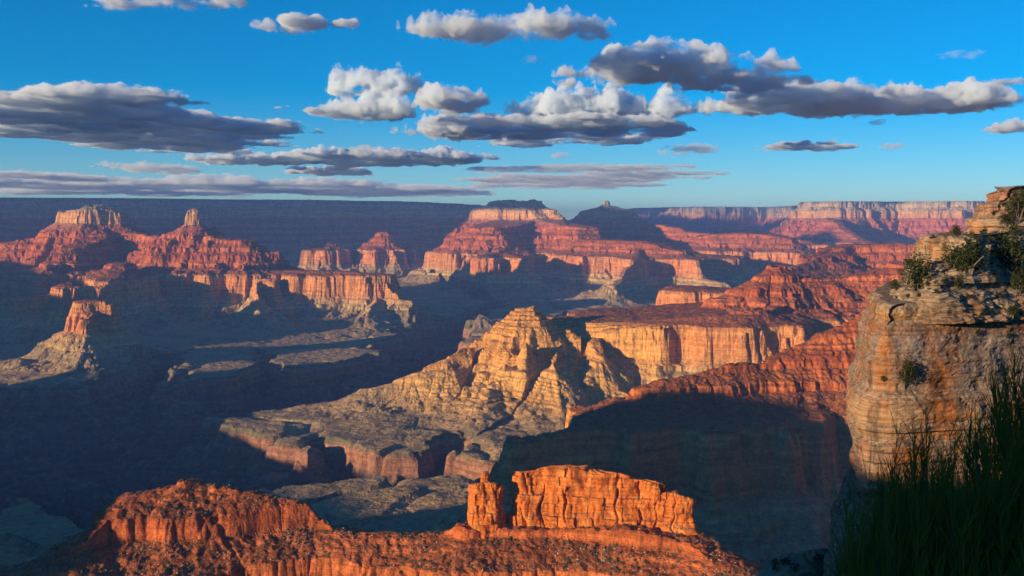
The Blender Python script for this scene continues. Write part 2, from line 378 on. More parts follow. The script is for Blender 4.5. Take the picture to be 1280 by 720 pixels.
def canyon_material():
    m, nt, b = new_mat('canyon_rock')
    geo = N(nt, 'ShaderNodeNewGeometry'); pos = geo.outputs['Position']
    at = N(nt, 'ShaderNodeAttribute', attribute_name='strat')
    wob = noise(nt, pos, 0.004, 3)
    st = math_n(nt, 'ADD', at.outputs['Fac'], math_n(nt, 'MULTIPLY', math_n(nt, 'SUBTRACT', wob, 0.5), 9))
    f = math_n(nt, 'DIVIDE', math_n(nt, 'ADD', st, 1500), 1500, True)
    S = lambda z: (z + 1500) / 1500
    stops = [(0.0, (.09, .07, .065)), (S(-1070), (.13, .085, .07)), (S(-1060), (.27, .14, .085)), (S(-1005), (.33, .17, .10)), (S(-990), (.15, .145, .085)),
             (S(-960), (.17, .155, .085)), (S(-900), (.26, .21, .12)), (S(-872), (.30, .23, .12)), (S(-868), (.50, .36, .15)), (S(-850), (.50, .36, .15)), (S(-846), (.34, .25, .13)), (S(-830), (.50, .35, .16)), (S(-800), (.50, .25, .10)),
             (S(-760), (.54, .22, .075)), (S(-700), (.58, .21, .065)), (S(-645), (.56, .25, .085)), (S(-635), (.30, .09, .035)), (S(-598), (.40, .12, .04)), (S(-570), (.48, .15, .045)), (S(-512), (.34, .09, .03)), (S(-482), (.50, .155, .045)),
             (S(-430), (.34, .09, .032)), (S(-385), (.50, .16, .05)), (S(-355), (.42, .11, .045)), (S(-285), (.40, .13, .075)), (S(-275), (.52, .28, .125)), (S(-172), (.52, .30, .14)), (S(-165), (.38, .29, .20)), (S(-95), (.42, .32, .22)), (S(-88), (.42, .34, .24)), (1.0, (.30, .26, .19))]
    base = ramp(nt, f, stops)
    # thin beds: noise stretched along the strata
    cmb = N(nt, 'ShaderNodeCombineXYZ'); sep = N(nt, 'ShaderNodeSeparateXYZ'); nt.links.new(pos, sep.inputs[0])
    nt.links.new(math_n(nt, 'MULTIPLY', sep.outputs[0], 0.0025), cmb.inputs[0]); nt.links.new(math_n(nt, 'MULTIPLY', sep.outputs[1], 0.0025), cmb.inputs[1])
    nt.links.new(math_n(nt, 'MULTIPLY', st, 0.09), cmb.inputs[2])
    beds = noise(nt, cmb.outputs[0], 1.0, 4, 0.7)
    streak = noise(nt, vmul(nt, pos, (0.03, 0.03, 0.004)), 1.0, 4, 0.6)
    patch = noise(nt, pos, 0.006, 5, 0.6)
    c = mix(nt, 1.0, base, ramp(nt, beds, [(0.3, (.55, .55, .55)), (0.5, (.95, .95, .95)), (0.7, (1.35, 1.35, 1.35))]), 'MULTIPLY')
    c = mix(nt, 1.0, c, ramp(nt, streak, [(0.3, (.80, .76, .74)), (0.55, (1.03, 1.03, 1.03)), (0.75, (1.1, 1.1, 1.1))]), 'MULTIPLY')
    big = noise(nt, pos, 0.0011, 3)
    lime = math_n(nt, 'MULTIPLY', math_n(nt, 'DIVIDE', math_n(nt, 'SUBTRACT', big, 0.44), 0.1, True), math_n(nt, 'MULTIPLY', math_n(nt, 'LESS_THAN', at.outputs['Fac'], -648), math_n(nt, 'GREATER_THAN', at.outputs['Fac'], -800)))
    c = mix(nt, math_n(nt, 'MULTIPLY', lime, 0.25), c, mix(nt, 1.0, (.55, .36, .14), ramp(nt, beds, [(0.3, (.6, .58, .55)), (0.7, (1.2, 1.2, 1.2))]), 'MULTIPLY'))
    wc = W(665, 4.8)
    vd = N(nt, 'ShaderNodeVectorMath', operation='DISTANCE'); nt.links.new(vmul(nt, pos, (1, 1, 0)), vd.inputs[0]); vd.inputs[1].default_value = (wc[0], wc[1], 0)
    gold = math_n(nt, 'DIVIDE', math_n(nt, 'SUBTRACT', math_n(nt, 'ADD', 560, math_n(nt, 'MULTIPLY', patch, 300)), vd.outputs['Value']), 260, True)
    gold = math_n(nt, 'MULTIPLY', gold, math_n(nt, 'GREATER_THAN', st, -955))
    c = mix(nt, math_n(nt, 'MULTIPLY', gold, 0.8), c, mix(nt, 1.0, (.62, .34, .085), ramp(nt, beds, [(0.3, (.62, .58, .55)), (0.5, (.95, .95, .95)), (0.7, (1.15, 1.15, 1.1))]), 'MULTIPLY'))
    fine = noise(nt, vmul(nt, pos, (.22, .22, .5)), 1.0, 5, .7)
    c = mix(nt, 1.0, c, ramp(nt, fine, [(0.32, (.62, .56, .52)), (0.5, (1, 1, 1)), (0.68, (1.22, 1.25, 1.3))]), 'MULTIPLY')
    # gentle ground: soil, rubble and scrub
    nz = N(nt, 'ShaderNodeSeparateXYZ'); nt.links.new(geo.outputs['Normal'], nz.inputs[0])
    flat = math_n(nt, 'DIVIDE', math_n(nt, 'SUBTRACT', nz.outputs[2], 0.62), 0.25, True)
    soil = ramp(nt, f, [(0.0, (.10, .08, .07)), (S(-1010), (.30, .19, .10)), (S(-985), (.36, .25, .135)), (S(-900), (.40, .26, .13)), (S(-810), (.40, .23, .105)), (S(-650), (.28, .10, .045)), (S(-500), (.28, .08, .032)), (S(-360), (.30, .09, .04)), (S(-260), (.33, .23, .15)), (S(-60), (.24, .20, .14)), (1.0, (.06, .075, .045))])
    soil = mix(nt, 1.0, soil, ramp(nt, patch, [(0.3, (.75, .78, .75)), (0.7, (1.25, 1.2, 1.15))]), 'MULTIPLY')
    c = mix(nt, math_n(nt, 'MULTIPLY', flat, 0.85), c, soil)
    speck = noise(nt, pos, 0.045, 5, .75)
    c = mix(nt, 1.0, c, ramp(nt, speck, [(0.34, (.6, .6, .62)), (0.5, (1, 1, 1)), (0.66, (1.35, 1.3, 1.25))]), 'MULTIPLY')
    vor = N(nt, 'ShaderNodeTexVoronoi', feature='F1'); vor.inputs['Scale'].default_value = 0.11; nt.links.new(pos, vor.inputs['Vector'])
    dots = math_n(nt, 'MULTIPLY', math_n(nt, 'LESS_THAN', vor.outputs['Distance'], 0.34), math_n(nt, 'GREATER_THAN', noise(nt, pos, 0.02, 3), 0.44))
    hi = math_n(nt, 'GREATER_THAN', at.outputs['Fac'], -680)
    dots = math_n(nt, 'MULTIPLY', math_n(nt, 'MULTIPLY', dots, hi), math_n(nt, 'GREATER_THAN', nz.outputs[2], 0.6))
    c = mix(nt, math_n(nt, 'MULTIPLY', dots, 0.75), c, (.055, .06, .03))
    nt.links.new(c, b.inputs['Base Color'])
    # relief too fine for the mesh
    b0 = N(nt, 'ShaderNodeBump'); b0.inputs['Distance'].default_value = 2.5; b0.inputs['Strength'].default_value = 0.8
    nt.links.new(noise(nt, pos, 0.16, 5, 0.68), b0.inputs['Height'])
    b1 = N(nt, 'ShaderNodeBump'); b1.inputs['Distance'].default_value = 12.0; b1.inputs['Strength'].default_value = 0.9; nt.links.new(b0.outputs[0], b1.inputs['Normal'])
    hgt = math_n(nt, 'ADD', math_n(nt, 'MULTIPLY', noise(nt, pos, 0.022, 6, 0.62), 1.0), math_n(nt, 'ADD', math_n(nt, 'MULTIPLY', beds, 0.5), math_n(nt, 'MULTIPLY', streak, 0.8)))
    nt.links.new(hgt, b1.inputs['Height']); nt.links.new(b1.outputs[0], b.inputs['Normal'])
    return m
M_ROCK = canyon_material()

# ------------------------------------------------------------------ terrain meshes
def rows_():
    ys = [14.0]
    while ys[-1] < 46000:
        y = ys[-1]
        d = 0.03 * y if y < 1000 else (2.2 if y < 2500 else (0.00105 * y if y < 7000 else (0.0016 * y if y < 19000 else 0.01 * y)))
        ys.append(y + d / Q)
    return np.array(ys)
INFO = {
 'mesa': ('mesa', 'flat topped layered mesa standing alone at the middle of the skyline', 'mesa'),
 'low_butte': ('butte', 'low lit red buttes standing in blue shade in front of the flat topped mesa', 'butte'),
 'spur_ridge': ('ridge', 'long red spur running right and forward from the flat topped mesa', 'ridge'),
 'pointed_peak': ('peak', 'dark blue pointed peak right of the flat topped mesa', 'peak'),
 'low_ridge': ('ridge', 'low salmon ridges between blue shadows below the far right wall', 'ridge'),
 'far_wall': ('canyon_wall', 'long sunlit pink canyon wall with level top at the right horizon', 'canyon wall'),
 'dark_ridge': ('ridge', 'dark maroon shaded ridge below the sunlit far wall', 'ridge'),
 'temple_butte': ('butte', 'broad left butte with pale cliff band on red stepped slopes', 'butte'),
 'pointed_butte': ('butte', 'butte with a pale pointed summit and a red shelf to its right', 'butte'),
 'long_mesa': ('mesa', 'long low mesa with a thin lit cap ending in a pale fluted nose', 'mesa'),
 'stub_butte': ('butte', 'small butte at lower left with only its left end lit', 'butte'),
 'small_butte': ('butte', 'small reddish buttes in shade below the broad left butte', 'butte'),
 'red_ridge': ('ridge', 'golden sunlit ridge with fluted cliffs and pyramid spurs in the middle', 'ridge'),
 'low_mesa': ('mesa', 'low dusky mesa just behind the golden ridge', 'mesa'),
 'near_spur': ('ridge', 'stepped red spur with lit ledges above a shaded slope on the right', 'ridge'),
 'ledge_ridge': ('ridge', 'orange ridge with stepped ledges at lower left', 'ridge'),
 'rock_fin_slope': ('slope', 'red scrubby slope below the orange rock fin', 'slope'),
 'south_rim': ('canyon_rim', 'near rim of the canyon under the viewpoint', 'canyon rim'),
 'shade_ridge': ('ridge', 'unseen ridge added far to the left to shade the canyon', 'ridge'),
 'north_rim': ('canyon_wall', 'long shaded blue canyon wall with level top at the left horizon', 'canyon wall'),
}
def tag(o, label=None, cat=None, group=None, kind=None):
    if label: o['label'] = label
    if cat: o['category'] = cat
    if group: o['group'] = group
    if kind: o['kind'] = kind
    return o
def build_grid(X, Y, smooth=False, keep=None):
    nr, nc = X.shape
    H = np.empty(X.shape); FI = np.empty(X.shape, np.int16)
    for a in range(0, nr, 256):
        h, fi = terrain(X[a:a + 256], Y[a:a + 256]); H[a:a + 256] = h; FI[a:a + 256] = fi
    Z = H + dip(Y)
    co = np.stack([X, Y, Z], -1).reshape(-1, 3)
    return co, H.ravel(), FI.ravel(), grid_faces(nr, nc)
parts = {}
def collect(co, h, fi, fc):
    ff = fi[fc[:, 0]]
    for k in np.unique(ff):
        f = fc[ff == k]
        u, inv = np.unique(f, return_inverse=True)
        parts.setdefault(int(k), []).append((co[u], h[u], inv.reshape(f.shape)))
t_ = np.linspace(-0.58, 0.58, int(1500 * Q) + 1)
ys = rows_()
Yg, Tg = np.meshgrid(ys, t_, indexing='ij')
collect(*build_grid(Yg * Tg, Yg))
# everything outside the view, coarser, all round the viewpoint
aL = math.atan(0.58)
an = np.linspace(aL, 2 * math.pi - aL, 420)
rr = np.exp(np.linspace(math.log(16.0), math.log(50000.0), 420))
# radii follow the front grid at both edges so the two meshes meet
R, A = np.meshgrid(rr, an, indexing='ij')
co, h, fi, fc = build_grid(R * np.sin(A), R * np.cos(A))
collect(co, h, fi, fc[:, ::-1] if False else fc)
print('rows', len(ys), 'verts', Yg.size)
for k, lst in parts.items():
    cs, hs_, fs = [], [], []; off = 0
    for c, h, f in lst:
        cs.append(c); hs_.append(h); fs.append(f + off); off += len(c)
    c = np.concatenate(cs); h = np.concatenate(hs_); f = np.concatenate(fs)
    if k == FLOOR: name, lab, cat = 'canyon_floor', 'dark canyon floor with grey green platform and inner gorge', 'canyon floor'
    else: name, lab, cat = INFO[NAMES[k]]
    o = mesh_from(name, c, f, M_ROCK, h); tag(o, lab, cat, None, 'structure')

# ------------------------------------------------------------------ haze
def haze():
    m = bpy.data.materials.new('haze'); m.use_nodes = True; nt = m.node_tree
    nt.nodes.clear(); out = nt.nodes.new('ShaderNodeOutputMaterial'); pv = nt.nodes.new('ShaderNodeVolumePrincipled')
    pv.inputs['Color'].default_value = (0.22, 0.42, 1.0, 1); pv.inputs['Density'].default_value = HAZE; pv.inputs['Anisotropy'].default_value = 0.0
    nt.links.new(pv.outputs[0], out.inputs['Volume'])
    x0, x1, y0, y1, z0, z1 = -26000, 26000, -14000, 47000, -1500, 420
    co = np.array([(x, y, z) for x in (x0, x1) for y in (y0, y1) for z in (z0, z1)], float)
    fc = np.array([(0, 1, 3, 2), (4, 6, 7, 5), (0, 4, 5, 1), (2, 3, 7, 6), (0, 2, 6, 4), (1, 5, 7, 3)])
    o = mesh_from('haze', co, fc, m); o['kind'] = 'stuff'; m.volume_intersection_method if False else None
haze()

# ------------------------------------------------------------------ rock bodies built by sweeping a wall profile along a plan line
def resample(pts, n, closed=False):
    p = np.array(pts, float)
    if closed: p = np.vstack([p, p[:1]])
    # round the corners a little, then space evenly
    for _ in range(2):
        q = [p[0]] if not closed else []
        for a, b in zip(p[:-1], p[1:]): q += [a * .75 + b * .25, a * .25 + b * .75]
        if closed: q.append(q[0])
        else: q.append(p[-1])
        p = np.array(q)
    L = np.concatenate([[0], np.cumsum(np.linalg.norm(np.diff(p, axis=0), axis=1))])
    t = np.linspace(0, L[-1], n + (1 if closed else 0))
    out = np.stack([np.interp(t, L, p[:, i]) for i in range(p.shape[1])], 1)
    return (out[:-1], L[-1]) if closed else (out, L[-1])

def hash2(a, b, seed=0):
    h = np.sin(a * 127.1 + b * 311.7 + seed * 74.7) * 43758.5453
    return h - np.floor(h)

def blocks(s, z, w, h, seed):
    """jointed bedded rock: a random push per block, irregular bed heights"""
    zz = z / h + 0.8 * n2(z / h * 0.37 + seed, z * 0 + seed * 3.1) + 0.12 * n2(s / (w * 3), z / (h * 3))
    row = np.floor(zz)
    ss = s / w * (0.6 + 0.9 * hash2(row, row * 0, seed + 1)) + hash2(row, row * 0, seed + 2) * 7 + 0.22 * n2(s / w * 1.3, z / h * .7)
    colm = np.floor(ss)
    fx = ss - colm; fz = zz - row
    crack = np.minimum(np.minimum(fx, 1 - fx) * w, np.minimum(fz, 1 - fz) * h)
    return hash2(row, colm, seed), hash2(row, row * 0 + 5, seed), np.clip(crack / 0.5, 0, 1)

def sweep(name, plan, profile, mat, n, m, closed=False, ztop=None, zbot=None, seed=1, amp=(6, 2, 1), bw=9, bh=5, cap=None, cleft=0):
    """plan: points (x, y); profile: (outward offset, z) from foot to top. ztop(x, y): top height when the profile runs 0..1"""
    P, L = resample(plan, n, closed)
    d = np.roll(P, -1, 0) - np.roll(P, 1, 0) if closed else np.gradient(P, axis=0)
    d /= np.linalg.norm(d, axis=1)[:, None] + 1e-9
    nx, ny = d[:, 1], -d[:, 0]
    pr = np.array(profile, float)
    l = np.concatenate([[0], np.cumsum(np.hypot(np.diff(pr[:, 0]), np.diff(pr[:, 1]) * (1 if ztop is None else 60)))])
    tt = np.linspace(0, l[-1], m)
    off = np.interp(tt, l, pr[:, 0])[:, None]; zz = np.interp(tt, l, pr[:, 1])[:, None] + np.zeros((1, len(P)))
    px = P[None, :, 0]; zs = amp[3] if len(amp) > 3 else .5; py = P[None, :, 1]
    if ztop is not None:
        zt = ztop(P[:, 0], P[:, 1])[None]; zb = zbot(P[:, 0], P[:, 1])[None]
        zz = zb + zz * (zt - zb)
    s = np.linspace(0, L, len(P))[None] + zz * 0
    X = px + nx[None] * off; Y = py + ny[None] * off
    b, bed, cr = blocks(s, zz, bw, bh, seed)
    b2, bed2, cr2 = blocks(s, zz, bw * .37, bh * .4, seed + 9)
    dis = fbm3(X, Y, zz * zs, 3, amp[4] if len(amp) > 4 else amp[0] * 4.5, seed) * amp[0] + (b - .5) * amp[1] * (.35 if zs > 1 else 1) + (bed - .5) * amp[1] * (1.5 if zs > 1 else .8) + (b2 - .5) * amp[2] * .7 + (bed2 - .5) * amp[2] - (1 - cr) * amp[1] * .14 - (1 - cr2) * amp[2] * .2 \
        + fbm3(X * .6, Y * .6, zz * max(1, zs * 1.2), 4, amp[0] * .9, seed + 5) * amp[2] * .8
    if cleft:
        q = s / (bw * 1.9) + seed + .25 * n2(zz / (bh * 2), s / 60); k_ = np.floor(q); c_ = hash2(k_, k_ * 0, seed + 31); w_ = np.abs(q - k_ - .15 - .7 * c_)
        dis = dis - cleft * np.exp(-(w_ / .055) ** 2) * (.3 + hash2(k_, k_ * 0, seed + 33)) * np.clip(.35 + n2(zz / (bh * 2.5), q * 0 + k_ * 3.3) * 1.8 + .4, 0, 1)
        rough_top = (hash2(np.floor(q * 1.7), q * 0, seed + 40) - .6) * cleft * .9
        zz = zz + rough_top * np.clip((tt / l[-1])[:, None] * 3 - 2, 0, 1)
    X = X + nx[None] * dis; Y = Y + ny[None] * dis
    co = np.stack([X, Y, zz + fbm3(X, Y, zz, 3, amp[0], seed + 3) * amp[2] * .5], -1)
    rows = [co]
    if cap is not None and closed:
        cxy = P.mean(0)
        for k in (0.85, .6, .35, .12):
            q = co[-1].copy(); q[:, :2] = q[:, :2] * k + (cxy * (1 - k) if cap is True else 0)
            q[:, 2] = co[-1][:, 2] + fbm2(q[:, 0], q[:, 1], 3, amp[0] * 2, seed) * amp[1] * .8 + amp[1] * (1 - k) * .6
            rows.append(q[None])
    co = np.concatenate(rows, 0); nr, nc = co.shape[:2]
    f = grid_faces(nr, nc)
    if closed:
        i = np.arange(nr - 1) * nc
        f = np.vstack([f, np.stack([i + nc - 1, i, i + nc, i + 2 * nc - 1], 1)])
    return co, f

def strip_plan(pts, half):
    """closed outline round a centre line (x, y), half thickness each side, ordered so that outward = (dy, -dx)"""
    p = np.array(pts, float); d = np.gradient(p, axis=0); d /= np.linalg.norm(d, axis=1)[:, None]
    nrm = np.stack([d[:, 1], -d[:, 0]], 1); h = np.array(half)[:, None]
    return list(map(tuple, p + nrm * h)) + list(map(tuple, (p - nrm * h)[::-1]))

def canyon_rock(name, co, f, label, cat):
    c = co.reshape(-1, 3)
    o = mesh_from(name, c, f, M_FIN, c[:, 2] - dip(c[:, 1])); tag(o, label, cat); return o

def fin_material():
    m, nt, b = new_mat('orange_sandstone')
    geo = N(nt, 'ShaderNodeNewGeometry'); pos = geo.outputs['Position']
    beds = noise(nt, vmul(nt, pos, (0.012, 0.012, 0.35)), 1.0, 5, 0.7)
    pat = noise(nt, pos, 0.05, 5, 0.6); streak = noise(nt, vmul(nt, pos, (0.25, 0.25, 0.03)), 1.0, 4)
    c = ramp(nt, pat, [(0.3, (.44, .115, .02)), (0.5, (.56, .17, .03)), (0.7, (.64, .27, .07))])
    c = mix(nt, 1.0, c, ramp(nt, beds, [(0.3, (.55, .5, .48)), (0.5, (1, 1, 1)), (0.72, (1.25, 1.3, 1.4))]), 'MULTIPLY')
    c = mix(nt, 1.0, c, ramp(nt, streak, [(0.3, (.6, .56, .55)), (0.5, (1, 1, 1))]), 'MULTIPLY')
    nz = N(nt, 'ShaderNodeSeparateXYZ'); nt.links.new(geo.outputs['Normal'], nz.inputs[0])
    flat = math_n(nt, 'DIVIDE', math_n(nt, 'SUBTRACT', nz.outputs[2], 0.6), 0.2, True)
    c = mix(nt, math_n(nt, 'MULTIPLY', flat, 0.8), c, ramp(nt, noise(nt, pos, 0.3, 3), [(0.42, (.08, .07, .035)), (0.5, (.27, .12, .06)), (0.6, (.36, .22, .13))]))
    nt.links.new(c, b.inputs['Base Color'])
    bp = N(nt, 'ShaderNodeBump'); bp.inputs['Distance'].default_value = 2.5; bp.inputs['Strength'].default_value = 0.9
    nt.links.new(math_n(nt, 'ADD', noise(nt, pos, 0.22, 5, 0.65), math_n(nt, 'MULTIPLY', beds, 0.7)), bp.inputs['Height']); nt.links.new(bp.outputs[0], b.inputs['Normal'])
    return m
M_FIN = fin_material()
def topline(pts):          # top height as a function of image column, for bodies standing at distance Y km
    a = np.array([(p[0], (HOR - p[1])) for p in pts], float)
    return lambda x, y: np.interp(640 + F * x / y, a[:, 0], a[:, 1]) / F * y
FINP = [(20, 0), (13, .07), (10, .16), (9, .36), (4.5, .43), (3.5, .47), (2.8, .60), (.6, .66), (0, .95), (-1.8, 1.0)]
# main fin
pl = strip_plan([W(641, 1.675), W(700, 1.672), W(760, 1.662), W(812, 1.648), W(836, 1.642)], [12, 17, 18, 14, 7])
co, f = sweep('rock_fin', pl, FINP, None, 620, 110, True, topline([(630, 590), (668, 590), (676, 586), (715, 586), (742, 591), (775, 593), (800, 599), (820, 604), (845, 612)]), lambda x, y: -0.292 * y, 3, (7, 4.6, 1.1), 19, 15, True, 6)
canyon_rock('rock_fin', co, f, 'long wall of orange sandstone cliffs standing on the red slope', 'rock fin')
pl = strip_plan([W(828, 1.640), W(846, 1.632), W(868, 1.622)], [14, 16, 11])
co, f = sweep('rock_fin', pl, FINP, None, 260, 80, True, topline([(820, 613), (845, 617), (870, 627)]), lambda x, y: -0.298 * y, 11, (5, 3.6, 1.1), 13, 10, True, 5)
canyon_rock('rock_fin', co, f, 'lower stepped right shoulder of the orange sandstone wall', 'rock fin')
pl = strip_plan([W(589, 1.655), W(608, 1.656), W(626, 1.655)], [13, 17, 12])
co, f = sweep('rock_tower', pl, [(9, 0), (6, .2), (4, .5), (2, .8), (0, 1)], None, 260, 80, True, topline([(585, 606), (605, 603), (630, 606)]), lambda x, y: -0.290 * y, 21, (5, 3.0, 1.0), 12, 11, True, 3)
canyon_rock('rock_tower', co, f, 'squat orange rock tower with a small block on top, left of the long wall', 'rock tower')
def block_rock(name, px0, px1, py0, py1, Y, label, cat, seed, taper=.85):
    hw = (px1 - px0) / 2 / F * Y * 1000
    c = W((px0 + px1) / 2, Y)
    pl = [(c[0] - hw, c[1] - hw), (c[0] + hw, c[1] - hw), (c[0] + hw * .9, c[1] + hw), (c[0] - hw * .9, c[1] + hw)]
    co, f = sweep(name, pl, [(hw * .08, 0), (0, .3), (hw * .05, .6), (-hw * (1 - taper), .93), (-hw * .4, 1)], None, 90, 40, True, lambda x, y: (HOR - py0) / F * y, lambda x, y: (HOR - py1) / F * y, seed, (1.4, .9, .4), 4, 4, True)
    canyon_rock(name, co, f, label, cat)
block_rock('rock_block', 601, 613, 590, 606, 1.655, 'small square block balanced on the squat rock tower', 'rock', 31)
block_rock('rock_spire', 815, 826, 606, 628, 1.635, 'short leaning rock spire between the long wall and its lower shoulder', 'rock spire', 32)
block_rock('rock_block', 849, 855, 622, 632, 1.625, 'pale boulder on the lower right shoulder', 'boulder', 33)

# ------------------------------------------------------------------ near cliff on the right
def cliff_material():
    m, nt, b = new_mat('cliff_limestone')
    geo = N(nt, 'ShaderNodeNewGeometry'); pos = geo.outputs['Position']
    wob = noise(nt, pos, 0.06, 3)
    sep = N(nt, 'ShaderNodeSeparateXYZ'); nt.links.new(pos, sep.inputs[0])
    z = math_n(nt, 'ADD', sep.outputs[2], math_n(nt, 'MULTIPLY', math_n(nt, 'SUBTRACT', wob, .5), 3.0))
    f = math_n(nt, 'DIVIDE', math_n(nt, 'ADD', z, 60), 70, True)
    S = lambda v: (v + 60) / 70
    base = ramp(nt, f, [(0, (.26, .20, .15)), (S(-48), (.34, .22, .14)), (S(-42), (.30, .24, .19)), (S(-36), (.42, .28, .16)), (S(-31), (.36, .29, .22)), (S(-27), (.26, .22, .19)), (S(-22), (.33, .29, .25)), (S(-20), (.30, .17, .11)), (S(-18), (.44, .27, .13)), (S(-16.5), (.40, .30, .19)), (S(-14), (.40, .34, .26)), (S(-9), (.42, .34, .25)), (S(-3), (.44, .35, .24)), (S(0), (.40, .30, .22)), (S(5), (.33, .17, .12))])
    beds = noise(nt, vmul(nt, pos, (0.08, 0.08, 1.6)), 1.0, 5, 0.7)
    streak = noise(nt, vmul(nt, pos, (0.55, 0.55, 0.09)), 1.0, 5, 0.65)
    stain = noise(nt, vmul(nt, pos, (0.10, 0.10, 0.045)), 1.0, 5, 0.65)
    c = mix(nt, ramp(nt, stain, [(0.46, (0, 0, 0)), (0.60, (1, 1, 1))]), base, (.40, .17, .06))
    c = mix(nt, ramp(nt, streak, [(0.48, (0, 0, 0)), (0.64, (.85, .85, .85))]), c, (.11, .085, .07))
    c = mix(nt, 1.0, c, ramp(nt, beds, [(0.3, (.36, .33, .31)), (0.5, (.80, .77, .74)), (0.72, (1.1, 1.07, 1.0))]), 'MULTIPLY')
    nz = N(nt, 'ShaderNodeSeparateXYZ'); nt.links.new(geo.outputs['Normal'], nz.inputs[0])
    flat = math_n(nt, 'DIVIDE', math_n(nt, 'SUBTRACT', nz.outputs[2], 0.55), 0.25, True)
    c = mix(nt, math_n(nt, 'MULTIPLY', flat, 0.8), c, ramp(nt, noise(nt, pos, 0.9, 4, .7), [(0.38, (.09, .075, .05)), (0.5, (.27, .19, .13)), (0.62, (.40, .33, .25))]))
    nt.links.new(c, b.inputs['Base Color'])
    bp = N(nt, 'ShaderNodeBump'); bp.inputs['Distance'].default_value = 0.45; bp.inputs['Strength'].default_value = 0.9
    nt.links.new(math_n(nt, 'ADD', noise(nt, pos, 1.1, 6, 0.68), math_n(nt, 'MULTIPLY', beds, 0.9)), bp.inputs['Height']); nt.links.new(bp.outputs[0], b.inputs['Normal'])
    return m
M_CLIFF = cliff_material()
CPROF = [(60, -330), (30, -190), (14, -120), (7, -80), (4, -63), (3, -57), (1.6, -47), (1.0, -41), (1.6, -36), (1.2, -32), (-0.2, -31), (-0.6, -26), (-1.6, -25), (-2.0, -20), (-3.4, -18.6), (-3.6, -16.5), (-4.2, -15.9), (-4.8, -15.5)]
CPROF = [(a + (0.9 if -44 > b > -58 else 0) * -2, b) for a, b in CPROF]
def inset(pl, k, d):     # pull a plan back from the face: k along x and d along y
    return [(x + k, y + d) for x, y in pl]
CPLAN = [(333, 470), (163, 360), (103, 300), (78, 245), (70, 215), (67.5, 205), (68, 199), (75, 199), (92, 204.5), (128, 219), (194, 250), (304, 306), (464, 385)]
CPLAN = [(x - 2.0, y) for x, y in CPLAN]
B2 = [(330, 460), (155, 350), (107, 290), (86, 240), (77.5, 212), (77.5, 206), (82, 204.5), (97, 213), (129, 229), (194, 262), (304, 317), (464, 390)]
B3 = [(330, 450), (155, 340), (109, 280), (89, 238), (82.5, 216), (84, 212), (89, 212), (95, 216), (104, 225), (134, 239), (194, 268), (304, 322), (464, 395)]
B4 = [(330, 445), (174, 340), (124, 285), (104, 250), (98, 229), (100, 225), (107, 226), (134, 240), (194, 271), (304, 326), (464, 400)]
def inner_cap(co, n=14, dx=55, dy=75, rise=1.5, seed=1):
    """ground running back from a lip, never crossing itself because every lip point heads for the same distant line"""
    e = co[-1]; rows = []
    for k in range(1, n + 1):
        t = (k / n) ** 1.5
        tx = e[:, 0] * 0.25 + 230 * .75; ty = e[:, 1] * .25 + 330 * .75
        q = e.copy(); q[:, 0] = e[:, 0] + (tx - e[:, 0]) * t; q[:, 1] = e[:, 1] + (ty - e[:, 1]) * t
        q[:, 2] = e[:, 2] + rise * t * 10 + fbm2(q[:, 0], q[:, 1], 4, 9, seed) * .5 * min(1, k / 3)
        rows.append(q[None])
    return np.concatenate([co] + rows, 0)
CB = []
def cliff_body(plan, profile, n, m, seed, amp, bw, bh, rise):
    co, f = sweep('cliff', plan, profile, None, n, m, False, None, None, seed, amp, bw, bh)
    co = inner_cap(co, 18, rise=rise, seed=seed); CB.append((co.reshape(-1, 3), grid_faces(*co.shape[:2])))
cliff_body(CPLAN, CPROF, 1500, 800, 5, (1.0, .85, .24, 1.5, 14), 17, 2.6, .12)
cliff_body([(x - 1.5, y - .5) for x, y in B2], [(4, -19), (2.2, -15.6), (0, -13.4), (-1.2, -12.9), (-1.5, -10.9), (-3.4, -10.3), (-3.7, -8.3), (-5, -8)], 1000, 150, 8, (.8, .6, .4, 1.5), 3.5, 1.5, .1)
cliff_body([(x - 1, y - .3) for x, y in B3], [(3.5, -12), (1.6, -8.4), (0.6, -7), (0.2, -4.1), (-.6, -3.4), (-2, -3.1)], 800, 110, 12, (1.2, 1.2, .35), 5.5, 2.2, .3)
cliff_body(B4, [(8, -6.5), (3, -4.2), (0.8, -2.2), (0.2, .2), (-1.0, .8), (-1.4, 3.2), (-3.2, 3.9), (-3.6, 5.8), (-6.5, 7)], 800, 180, 15, (1.8, 1.0, .4), 4, 1.6, .12)
CO = np.concatenate([c for c, _ in CB]); off = np.cumsum([0] + [len(c) for c, _ in CB[:-1]])
CF = np.concatenate([f + o_ for (_, f), o_ in zip(CB, off)])
o = mesh_from('cliff', CO, CF, M_CLIFF); tag(o, 'buff and grey limestone cliff with shrubs on its ledges at the right edge', 'cliff', None, 'structure')
# shaded brushy knoll far below the cliff foot
gx, gy = np.meshgrid(np.linspace(5, 150, 260), np.linspace(190, 400, 260), indexing='xy')
kx = np.where(gx < 66, (66 - gx) * .42 + ((66 - gx) / 20) ** 2 * 5, (gx - 66) * .1)
kz = -75 - kx - np.where(gy < 252, (252 - gy) * .12 + ((252 - gy) / 30) ** 2 * 8, (gy - 252) * .75) + fbm2(gx, gy, 5, 24, 4) * 3 + fbm2(gx, gy, 4, 5, 8) * .8
KN = np.stack([gx, gy, kz], -1)
o = mesh_from('brushy_knoll', KN.reshape(-1, 3), grid_faces(*gx.shape), M_ROCK, KN.reshape(-1, 3)[:, 2]); tag(o, 'dark brushy knoll below the near cliff', 'knoll', None, 'structure')

